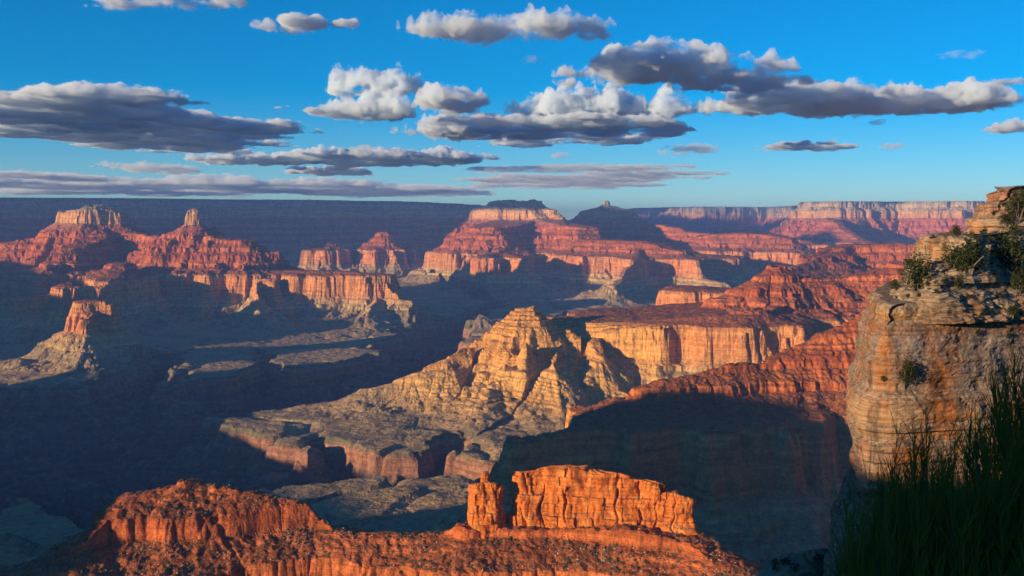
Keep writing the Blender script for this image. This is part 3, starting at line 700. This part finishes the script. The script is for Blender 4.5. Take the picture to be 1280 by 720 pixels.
# ------------------------------------------------------------------ clouds
def cloud_material(name, dens):
    m = bpy.data.materials.new(name); m.use_nodes = True; nt = m.node_tree
    nt.nodes.clear(); out = nt.nodes.new('ShaderNodeOutputMaterial'); pv = nt.nodes.new('ShaderNodeVolumePrincipled')
    pv.inputs['Color'].default_value = (0.85, 0.94, 1.0, 1); pv.inputs['Density'].default_value = dens; pv.inputs['Anisotropy'].default_value = 0.1
    tc = nt.nodes.new('ShaderNodeNewGeometry'); nz = nt.nodes.new('ShaderNodeTexNoise'); nz.inputs['Scale'].default_value = .0028; nz.inputs['Detail'].default_value = 4; nz.inputs['Roughness'].default_value = .65
    sc_ = nt.nodes.new('ShaderNodeVectorMath'); sc_.operation = 'MULTIPLY'; sc_.inputs[1].default_value = (1, .6, 1.6); nt.links.new(tc.outputs['Position'], sc_.inputs[0]); nt.links.new(sc_.outputs[0], nz.inputs['Vector'])
    mr = nt.nodes.new('ShaderNodeMapRange'); mr.inputs['From Min'].default_value = .42; mr.inputs['From Max'].default_value = .56; mr.inputs['To Min'].default_value = 0.0; mr.inputs['To Max'].default_value = dens
    nt.links.new(nz.outputs['Fac'], mr.inputs['Value']); nt.links.new(mr.outputs[0], pv.inputs['Density'])
    nt.links.new(pv.outputs[0], out.inputs['Volume'])
    try: m.cycles.volume_step_rate = .3
    except Exception as ex: print('STEP', ex)
    return m
M_CLOUD = cloud_material('cloud_vapour', 0.014); M_VEIL = cloud_material('cloud_veil', 0.003)
def puffs(x, y, sc, seed):
    """union of round heads on a jittered lattice, height 0..1"""
    x = x / sc; y = y / sc; xi = np.floor(x); yi = np.floor(y); h = np.zeros(x.shape)
    for dx in (-1, 0, 1):
        for dy in (-1, 0, 1):
            cx_ = xi + dx; cy2 = yi + dy
            jx = hash2(cx_, cy2, seed); jy = hash2(cx_, cy2, seed + 1); r = .55 + .45 * hash2(cx_, cy2, seed + 2)
            d2 = (x - cx_ - jx) ** 2 + (y - cy2 - jy) ** 2
            h = np.maximum(h, np.sqrt(np.maximum(r * r - d2, 0)))
    return h
def cloud(px0, px1, ytop, ynear, ybot, label, base=1500.0, seed=1, puff=1.0, rag=.8, g=None, name='cloud'):
    Yn = base * F / (HOR - ynear); Yf = base * F / (HOR - ybot); Ym = (Yn + Yf) / 2
    T = (ynear - ytop) / F * Yn
    cx_ = ((px0 + px1) / 2 - 640) / F * Ym; hx = (px1 - px0) / 2 / F * Ym; hy = (Yf - Yn) / 2
    nx_ = int(min(520, max(90, (px1 - px0) * 1.6))); ny_ = int(min(300, max(60, nx_ * .55)))
    a, b = np.meshgrid(np.linspace(-1.25, 1.25, nx_), np.linspace(-1.3, 1.3, ny_), indexing='xy')
    X = cx_ + a * hx; Y = Ym + b * hy
    sc = max(500.0, min(hx, hy) * .9)
    m = .85 - (np.abs(a) ** 2.2 + np.abs(b) ** 2.2) + fbm2(X, Y, 7, sc, seed * 3.3, .62) * rag * 1.5
    m = m * np.clip((1.22 - np.abs(a)) / .15, 0, 1) - (np.abs(a) > 1.2) - (np.abs(b) > 1.25)
    sp = max(T * 1.15, 220.0); q1 = fbm2(X, Y, 3, sp, seed + 4) * sp * .35; q2 = fbm2(X, Y, 3, sp, seed + 14) * sp * .35
    bil = puffs(X + q1, Y * .7 + q2, sp, seed) + .5 * puffs(X + q1, Y * .7 + q2, sp * .45, seed + 5) + .26 * puffs(X + q1, Y * .7, sp * .2, seed + 7)
    lump = .45 + .75 * np.clip(fbm2(X, Y, 2, sc * .8, seed * 7.1) + .35, 0, 1.2)
    t = T * np.clip(m, 0, 1) ** .5 * (lump * .42 + bil * .60 * puff)
    top = base + t; bot = base - np.clip(m, 0, 1) ** .7 * (T * .12 + fbm2(X, Y, 6, sc * .4, seed + 50, .6) * T * .3 + 30)
    keep = m > 0
    ins = keep[:-1, :-1] | keep[1:, :-1] | keep[:-1, 1:] | keep[1:, 1:]
    fc = grid_faces(ny_, nx_)[ins.ravel()]
    n_ = X.size
    co = np.concatenate([np.stack([X, Y, top], -1).reshape(-1, 3), np.stack([X, Y, np.where(keep, bot, top - .5)], -1).reshape(-1, 3)])
    # close the rim
    from collections import Counter
    e = np.sort(np.stack([fc, np.roll(fc, -1, 1)], -1).reshape(-1, 2), 1); eo = np.stack([fc, np.roll(fc, -1, 1)], -1).reshape(-1, 2)
    key = e[:, 0].astype(np.int64) * n_ + e[:, 1]; u, idx, cnt = np.unique(key, return_index=True, return_counts=True)
    be = eo[idx[cnt == 1]]
    side = np.stack([be[:, 1], be[:, 0], be[:, 0] + n_, be[:, 1] + n_], 1)
    allf = np.vstack([fc, fc[:, ::-1] + n_, side])
    uu, inv = np.unique(allf, return_inverse=True)
    o = mesh_from(name, co[uu], inv.reshape(allf.shape), M_VEIL if 'veil' in label or 'bank' in label or 'faint' in label else M_CLOUD, None, False)
    tag(o, label, 'cloud', g)
    return o
CL = [
 (-140, 385, 80, 100, 190, 'large flat dark blue cloud with bright crumbly top edge at the left', 1500, 2, 1.0, .8),
 (408, 532, 80, 112, 119, 'compact bright puffy cloud above a greyer one, left of centre', 1900, 3, 1.2, .5),
 (396, 515, 116, 138, 150, 'pale cloud with grey underside directly below the compact puffy one', 1500, 4, 1.2, .6),
 (522, 612, 101, 122, 142, 'small round cloud with dark left shoulder right of the compact puffy one', 1500, 5, 1.2, .7),
 (494, 660, 142, 160, 170, 'pale streaky cloud left of the flat dark base in the middle', 1500, 6, 1.0, .9),
 (560, 835, 138, 150, 181, 'flat cloud with long dark blue base at the middle of the sky', 1500, 7, 1.0, .8),
 (640, 870, 110, 136, 147, 'row of bright lumpy cloud heads above the long dark base', 1700, 8, 1.2, .8),
 (508, 762, 7, 32, 50, 'tilted white cloud high above the middle of the picture', 1900, 9, 1.1, .7),
 (702, 974, 44, 74, 106, 'big cloud with white crest and blue grey belly right of centre', 1700, 10, 1.1, .7),
 (828, 1032, 84, 93, 114, 'dark thin cloud shelf between two bright clouds at the right', 1600, 11, .9, .8),
 (876, 1222, 93, 119, 146, 'long bright topped cloud with dark base at the right', 1600, 12, 1.1, .7),
 (1196, 1268, 114, 126, 138, 'small cloud just right of the long bright topped one', 1600, 13, 1.1, .8),
 (1232, 1300, 147, 157, 165, 'small pale cloud at the right edge above the horizon', 1600, 14, 1.1, .6),
 (346, 605, 181, 194, 206, 'long low white cloud with grey underside above the left horizon', 1400, 15, 1.1, .8),
 (242, 308, 189, 198, 205, 'small white cloud left of the long low one', 1400, 16, 1.1, .7),
 (306, 348, 188, 198, 206, 'tiny white cloud touching the left end of the long low one', 1400, 17, 1.1, .7),
 (318, 350, 18, 30, 40, 'tiny white cloud at the top left of centre', 1900, 18, 1.1, .9),
 (348, 412, 15, 24, 40, 'small half dark cloud beside the tiny white one near the top', 1900, 19, 1.1, .9),
 (410, 445, 15, 22, 32, 'tiny dark cloud scrap near the top left of centre', 1900, 20, .8, 1.2),
 (112, 290, -14, -2, 11, 'pale cloud cut by the top edge at the left', 1900, 21, 1.0, .8),
 (945, 1060, 174, 180, 188, 'thin flat cloud streak low at the right', 1400, 22, .9, .9),
 (1236, 1300, 92, 99, 105, 'thin cloud scrap at the right edge above the small clouds', 1600, 23, .9, .8),
 (1174, 1218, 58, 64, 72, 'faint small wisp high at the right', 1600, 24, .8, 1.3),
 (648, 678, 66, 71, 78, 'faint dark wisp left of the white crested cloud', 1700, 25, .6, 1.3),
 (828, 890, 178, 185, 192, 'faint wisp below the middle clouds', 1400, 26, .8, 1.4),
 (-60, 330, 210, 224, 244, 'low grey and cream cloud bank along the left horizon', 1300, 27, .9, .9),
 (330, 600, 222, 231, 245, 'low broken cloud bank above the horizon left of the mesa', 1300, 28, .9, 1.1),
 (585, 870, 201, 207, 236, 'broad blue grey veil of cloud over the mesa on the horizon', 1300, 29, .6, .8),
 (360, 455, 205, 211, 219, 'thin grey cloud streak low at the left of centre', 1300, 30, .9, 1.0),
 (-40, 60, 206, 213, 226, 'small cream cloud head on the low bank at the far left', 1300, 32, 1.1, .9),
 (60, 135, 214, 219, 228, 'small cream cloud head rising from the low bank at the left', 1300, 33, 1.2, .9),
 (440, 470, 180, 184, 190, 'faint small scrap under the lumpy clouds', 1400, 34, .9, 1.3),
 (1075, 1100, 148, 152, 158, 'faint small scrap below the long bright topped cloud', 1500, 35, .9, 1.3),
 (838, 862, 150, 155, 163, 'small dark scrap right of the long dark base', 1500, 36, .9, 1.2),
 (1165, 1190, 122, 127, 136, 'small dark scrap at the right tip of the long bright topped cloud', 1600, 37, .9, 1.2),
 (690, 712, 188, 192, 197, 'faint tiny scrap low in the middle of the sky', 1400, 38, .9, 1.3),
 (1100, 1130, 176, 180, 185, 'faint tiny scrap low at the right', 1400, 39, .9, 1.3),
 (385, 410, 132, 137, 145, 'small pale scrap at the left of the grey puffy cloud', 1500, 40, 1.1, 1.1),
 (690, 720, 92, 99, 106, 'small pale scrap at the left tip of the white crested cloud', 1700, 41, 1.1, 1.1),
 (150, 235, 200, 207, 217, 'faint cream cloud scraps low at the left', 1300, 31, .9, 1.2),
]
for c in CL:
    cloud(*c[:5], c[5], c[6], c[7], c[8], c[9])
# two unseen cloud banks, added to shade the mesa top and the far left wall
def bank(s_, u_, hs_, hu_, base, T, label):
    x, y, _ = SU(s_, u_, 0)
    n_ = 150; a, b = np.meshgrid(np.linspace(-1, 1, n_), np.linspace(-1, 1, n_), indexing='xy')
    r = 1 - (np.abs(a) ** 3 + np.abs(b) ** 3) + fbm2(a, b, 4, .5, s_ * .01) * .35
    r = np.clip(r, 0, 1) * ((np.abs(a) < .98) & (np.abs(b) < .98))
    X = x + a * hs_ * SD[0] + b * hu_ * SD[1]; Y = y + a * hs_ * SD[1] - b * hu_ * SD[0]
    top = base + T * r ** .5 * (.7 + .5 * np.abs(fbm2(a, b, 4, .2, 5))); bot = base - r ** .5 * 60
    n2_ = X.size; fc = grid_faces(n_, n_)
    co = np.concatenate([np.stack([X, Y, top], -1).reshape(-1, 3), np.stack([X, Y, bot - .5], -1).reshape(-1, 3)])
    rim = np.concatenate([np.arange(n_ - 1), np.arange(n_ - 1) * n_ + n_ - 1, n_ * n_ - 1 - np.arange(n_ - 1), (n_ - 1 - np.arange(n_ - 1)) * n_])
    nxt = np.roll(rim, -1)
    allf = np.vstack([fc, fc[:, ::-1] + n2_, np.stack([nxt, rim, rim + n2_, nxt + n2_], 1)])
    o = mesh_from('cloud', co, allf, M_CLOUD, None, True); tag(o, label, 'cloud')
TE = math.tan(se)
bank(-600, -11500, 1300, 900, 1400, 250, 'small unseen cloud bank added to shade the mesa top')
bank(6700 - 1700 / TE, -15700, 7600, 3850, 1400, 600, 'wide unseen cloud bank added to shade the left canyon wall and the peak')

# ------------------------------------------------------------------ plants
def plain(name, col, rough=.9, var=None, sc=8.0):
    m, nt, b = new_mat(name); b.inputs['Roughness'].default_value = rough
    if var:
        geo = N(nt, 'ShaderNodeNewGeometry'); nt.links.new(mix(nt, noise(nt, geo.outputs['Position'], sc, 3), col, var), b.inputs['Base Color'])
    else: b.inputs['Base Color'].default_value = (*col, 1)
    return m
M_LEAF = plain('juniper_green', (.018, .028, .012), .9, (.04, .05, .02), .8)
M_BARK = plain('grey_bark', (.16, .13, .11), .95, (.09, .075, .065), 20)
M_TWIG = plain('green_twig', (.19, .12, .012), .7, (.28, .17, .03), 3)
M_SCRUB = plain('grey_scrub', (.05, .055, .03), .95, (.11, .10, .06), .15)
M_BOULD = plain('pale_rubble', (.34, .20, .12), .95, (.46, .33, .22), .2)
RS = np.random.RandomState(11)
def leaf_cloud(n, rx, rz, seed, leaf):
    r = np.random.RandomState(seed)
    k = 14; cc = r.normal(size=(k, 3)); cc /= np.linalg.norm(cc, axis=1)[:, None]; cc *= (r.rand(k, 1) ** .4) * .68; cc[:, 2] = np.abs(cc[:, 2]) * 1.1 - .15
    cs = .28 + .22 * r.rand(k)
    idx = r.randint(0, k, n); v = r.normal(size=(n, 3)); v /= np.linalg.norm(v, axis=1)[:, None]
    p = cc[idx] + v * cs[idx][:, None] * (r.rand(n, 1) ** .35)
    p = p * np.array([rx, rx, rz]); p[:, 2] += rz * .45
    a = r.normal(size=(n, 3)); a /= np.linalg.norm(a, axis=1)[:, None]; b = np.cross(a, r.normal(size=(n, 3))); b /= np.linalg.norm(b, axis=1)[:, None]
    l = leaf * (.6 + .8 * r.rand(n, 1))
    co = np.stack([p - a * l, p + b * l * .6, p + a * l, p - b * l * .6], 1).reshape(-1, 3)
    return co, np.arange(n * 4).reshape(n, 4)
def tube(p, r0, r1, k=5):
    p = np.array(p, float); n = len(p); d = np.gradient(p, axis=0); d /= np.linalg.norm(d, axis=1)[:, None] + 1e-9
    ref = np.array([.3, .9, .2]); a = np.cross(d, ref); a /= np.linalg.norm(a, axis=1)[:, None]; b = np.cross(d, a)
    th = np.arange(k) * 2 * np.pi / k; rr_ = np.linspace(r0, r1, n)[:, None, None]
    co = p[:, None] + rr_ * (np.cos(th)[None, :, None] * a[:, None] + np.sin(th)[None, :, None] * b[:, None])
    i = np.arange(n - 1)[:, None] * k + np.arange(k)[None]; j = np.arange(n - 1)[:, None] * k + (np.arange(k)[None] + 1) % k
    return co.reshape(-1, 3), np.stack([i, j, j + k, i + k], -1).reshape(-1, 4)
def join(lst):
    off = np.cumsum([0] + [len(c) for c, _ in lst[:-1]])
    return np.concatenate([c for c, _ in lst]), np.concatenate([f + o_ for (_, f), o_ in zip(lst, off)])
def make_shrub(seed):
    root = bpy.data.objects.new('shrub', None); COL.objects.link(root)
    c, f = leaf_cloud(1500, .52, .9, seed, .035); mesh_from('foliage', c, f, M_LEAF, None, False, root)
    r = np.random.RandomState(seed); st = []
    for k in range(6):
        e = r.normal(size=3) * .3; e[2] = .5 + .3 * r.rand()
        st.append(tube([(0, 0, -.15), (e[0] * .3, e[1] * .3, e[2] * .5), tuple(e)], .035, .012))
    c, f = join(st); mesh_from('stem', c, f, M_BARK, None, False, root)
    return root
def copy_thing(root):
    r = root.copy(); COL.objects.link(r)
    for ch in list(root.children):
        c = ch.copy(); COL.objects.link(c); c.parent = r
    return r
PXC = 640 + F * CO[:, 0] / CO[:, 1]; PYC = HOR - F * CO[:, 2] / CO[:, 1]
def on_cliff(px, py):
    d = np.hypot(PXC - px, PYC - py); k = np.where(d < 1.6)[0]
    if len(k) == 0: k = np.array([np.argmin(d)])
    return CO[k[np.argmin(CO[k, 1])]]
SH = [(1195, 293, 15, 'lone dark tree standing on the outer end of the cliff top'), (1145, 360, 33, 'round dark shrub at the left lip of the cliff below the pale block'), (1213, 340, 36, 'largest dark bush on the cliff, right of the pale block'),
      (1190, 340, 24, 'bush touching the left side of the largest cliff bush'), (1260, 335, 40, 'wide dark bush on the cliff terrace near the right edge'), (1238, 356, 17, 'shrub on the cliff terrace between the large bushes'), (1196, 360, 17, 'shrub below the largest cliff bush'),
      (1274, 366, 22, 'shrub at the right edge above the cliff face'), (1131, 480, 26, 'dark bush growing from a crack in the middle of the cliff face'), (1273, 272, 28, 'dark bush high on the cliff at the right edge'), (1137, 334, 14, 'small shrub left of the pale block'), (1119, 362, 14, 'small shrub at the outermost corner of the cliff lip')]
SH += [(px, py, w_, None) for px, py, w_ in [(1164, 299, 8), (1234, 315, 18), (1258, 283, 17), (1215, 296, 10), (1230, 292, 12), (1267, 295, 14), (1238, 302, 10), (1174, 300, 7), (1270, 343, 14), (1221, 418, 9), (1262, 422, 10), (1265, 395, 14), (1227, 393, 12), (1106, 476, 9),
       (1150, 372, 7), (1172, 366, 9), (1160, 356, 8), (1210, 372, 8), (1226, 366, 9), (1250, 372, 10), (1180, 352, 7), (1248, 300, 9), (1277, 312, 10), (1224, 302, 7), (1252, 316, 8), (1243, 268, 8), (1255, 258, 7), (1264, 250, 6), (1240, 330, 8), (1275, 395, 8), (1120, 374, 6), (1135, 372, 7), (1243, 286, 9), (1206, 301, 6)]]
protos = [make_shrub(k) for k in (3, 8, 15, 27)]
used = set()
for i, (px, py, w_, lab) in enumerate(SH):
    k = i % 4
    r = protos[k] if k not in used else copy_thing(protos[k]); used.add(k)
    p = on_cliff(px, py); sc = w_ * p[1] / F * (1.3 if w_ > 12 else 1.0)
    r.location = (p[0], p[1], p[2] - .05 * sc); r.scale = (sc, sc, sc * (1.0 if w_ > 20 else .8)); r.rotation_euler = (0, 0, i * 1.7)
    tag(r, lab or 'small dark shrub scattered on the ledges of the near cliff', 'shrub', 'shrubs on the near cliff')

def vertical_bush(name, x, y, z, rad, hgt, n_br, seed, lean, label, limbs=()):
    root = bpy.data.objects.new(name, None); COL.objects.link(root); root.location = (x, y, z)
    tag(root, label, 'bush', 'bushes at the viewpoint')
    r = np.random.RandomState(seed); wood = []; tw = []
    for k in range(n_br):
        a = r.rand() * 2 * np.pi; R_ = rad * (r.rand() ** .5); H_ = hgt * (1 - .55 * (R_ / rad) ** 2) * (.72 + .28 * r.rand())
        tip = np.array([math.cos(a) * R_ + lean[0] * H_, math.sin(a) * R_ + lean[1] * H_, H_])
        b0 = np.array([math.cos(a) * .05, math.sin(a) * .05, 0])
        mid = b0 + (tip - b0) * np.array([.62, .62, .38])
        pts = [b0 * (1 - t) ** 2 + 2 * mid * t * (1 - t) + tip * t * t for t in np.linspace(0, .86, 6)]
        wood.append(tube(pts, .007 + .005 * r.rand(), .002, 4))
        for q in range(2 if r.rand() < .35 else 0):      # a few stiff leaders stand clear of the rest
            c = pts[-1]; L_ = (.08 + .13 * r.rand()) * hgt; d = np.array([r.normal() * .08, r.normal() * .08, 1.0])
            tw.append(tube([c, c + d * L_ * .5, c + d * L_], .0026, .0012, 3))
            for u in range(7):
                cc_ = c + d * L_ * (.25 + .7 * r.rand()); v_ = np.array([r.normal() * .35, r.normal() * .35, 1.0]); tw.append(tube([cc_, cc_ + v_ * .03, cc_ + v_ * .06 * (.5 + r.rand())], .0017, .0009, 3))
        for q in range(15):
            t = .22 + .68 * r.rand(); c = b0 * (1 - t) ** 2 + 2 * mid * t * (1 - t) + tip * t * t
            for u in range(r.randint(4, 9)):
                L_ = (.05 + .13 * r.rand()) * hgt * (1.5 if r.rand() < .06 else .8); d = np.array([r.normal() * .24, r.normal() * .24, 1.0]) + (tip - b0) * np.array([.2, .2, 0]); d /= np.linalg.norm(d)
                bend = r.normal(size=3) * .008
                tw.append(tube([c, c + d * L_ * .5 + bend * .4, c + d * L_ + bend], .0019, .0009, 3))
    c, f = join(tw); mesh_from('twigs', c, f, M_TWIG, None, False, root)
    for lm in limbs: wood.append(tube([(p_[0] - x, p_[1] - y, p_[2] - z) for p_ in lm], .004, .013, 6))
    c, f = join(wood); mesh_from('branches', c, f, M_BARK, None, False, root)
    return root
vertical_bush('wiry_bush', 1.34, 3.45, -1.62, .34, 1.0, 190, 1, (-.03, 0), 'wiry dark green bush with upright twigs, the lower left one at the bottom right corner')
vertical_bush('wiry_bush', 1.90, 3.75, -1.62, .44, 1.34, 230, 2, (-.02, 0), 'taller wiry dark green bush with upright twigs against the right edge')
vertical_bush('wiry_bush', 1.58, 3.05, -1.62, .34, .86, 120, 3, (.02, 0), 'lowest wiry bush in front of the other two at the bottom right corner')

# ledge the viewer and the bushes stand on, and an added rock behind, placed to keep the bushes in shade
def solid(name, plan, profile, n, m, seed, amp, bw, bh, label, cat, kind=None):
    co, f = sweep(name, plan, profile, None, n, m, True, None, None, seed, amp, bw, bh, True)
    o = mesh_from(name, co.reshape(-1, 3), f, M_CLIFF); tag(o, label, cat, None, kind); return o
solid('viewpoint_ledge', [(-5, -9), (-3, 1.0), (0, 1.8), (.9, 2.9), (1.3, 4.3), (2.6, 5.0), (5, 4.6), (9, 1), (8, -9)][::-1], [(1, -12), (.3, -6), (0, -2.2), (-.25, -1.62)], 300, 80, 41, (.3, .2, .06), 1.2, .5, 'bare rock ledge at the viewpoint', 'ledge', 'structure')
solid('shade_rock', [(-14.5, 1.5), (-12.5, 3), (-5, -8.5), (-7, -10.5)], [(.6, -4), (.3, -1), (0, 1.2), (-.6, 2.1)], 300, 80, 42, (.8, .5, .15), 2.2, .9, 'long low rock outcrop added behind the viewpoint to shade the bushes', 'outcrop')

# ------------------------------------------------------------------ scrub and rubble on the near slopes
def scatter(name, mat, n, r0, r1, seed, flat, label, cat):
    r = np.random.RandomState(seed); Y = 1250 + 2000 * r.rand(n) ** 1.3; X = Y * (-.5 + .86 * r.rand(n))
    h, fi = terrain(X[None], Y[None]); h2_, _ = terrain(X[None] + 3, Y[None]); h3_, _ = terrain(X[None], Y[None] - 3)
    sl = np.hypot(h2_ - h, h3_ - h)[0] / 3; h = h[0]
    k = (h > -650) & (h < -330) & (sl < 1.1) & (r.rand(n) < .45 + fbm2(X, Y, 3, 90, seed) * 1.6)
    X, Y, Z = X[k], Y[k], h[k] + dip(Y[k]); m_ = len(X)
    base = np.array([(1, 0, 0), (.3, .95, 0), (-.8, .6, 0), (-.8, -.6, 0), (.3, -.95, 0), (0, 0, 1), (.55, .1, .75), (-.4, .35, .8), (-.2, -.5, .7)])
    tri = np.array([(0, 1, 6), (1, 7, 6), (1, 2, 7), (2, 3, 7), (3, 8, 7), (3, 4, 8), (4, 0, 8), (0, 6, 8), (6, 7, 5), (7, 8, 5), (8, 6, 5)])
    sc = (r0 + (r1 - r0) * r.rand(m_) ** 2)[:, None, None]
    v = base[None] * sc * (1 + r.normal(size=(m_, 9, 3)) * .22); v[:, :, 2] = v[:, :, 2] * flat - .15 * sc[:, :, 0]
    a = r.rand(m_) * 6.28; ca, sa_ = np.cos(a)[:, None], np.sin(a)[:, None]
    co = np.stack([v[..., 0] * ca - v[..., 1] * sa_ + X[:, None], v[..., 0] * sa_ + v[..., 1] * ca + Y[:, None], v[..., 2] + Z[:, None]], -1).reshape(-1, 3)
    f = (tri[None] + (np.arange(m_) * 9)[:, None, None]).reshape(-1, 3)
    o = mesh_from(name, co, f, mat); tag(o, label, cat, None, 'stuff')
scatter('scrub', M_SCRUB, 90000, .7, 2.6, 5, 1.0, 'dark scrub dotted over the red slopes', 'scrub')
scatter('rubble', M_BOULD, 45000, .4, 2.2, 6, .8, 'pale rubble strewn on the red slopes', 'rubble')
# brush on the shaded knoll
r = np.random.RandomState(3); lst = []
for k in range(150):
    i, j = r.randint(60, 150), r.randint(40, 200); p = KN[j if False else i, j] if False else KN[r.randint(40, 130), r.randint(50, 220)]
    c, f = leaf_cloud(90, 1.5, 1.8, k, .28); lst.append((c * (.6 + .7 * r.rand()) + p, f))
c, f = join(lst); tag(mesh_from('brush', c, f, M_SCRUB), 'grey brush on the shaded knoll', 'brush', None, 'stuff')
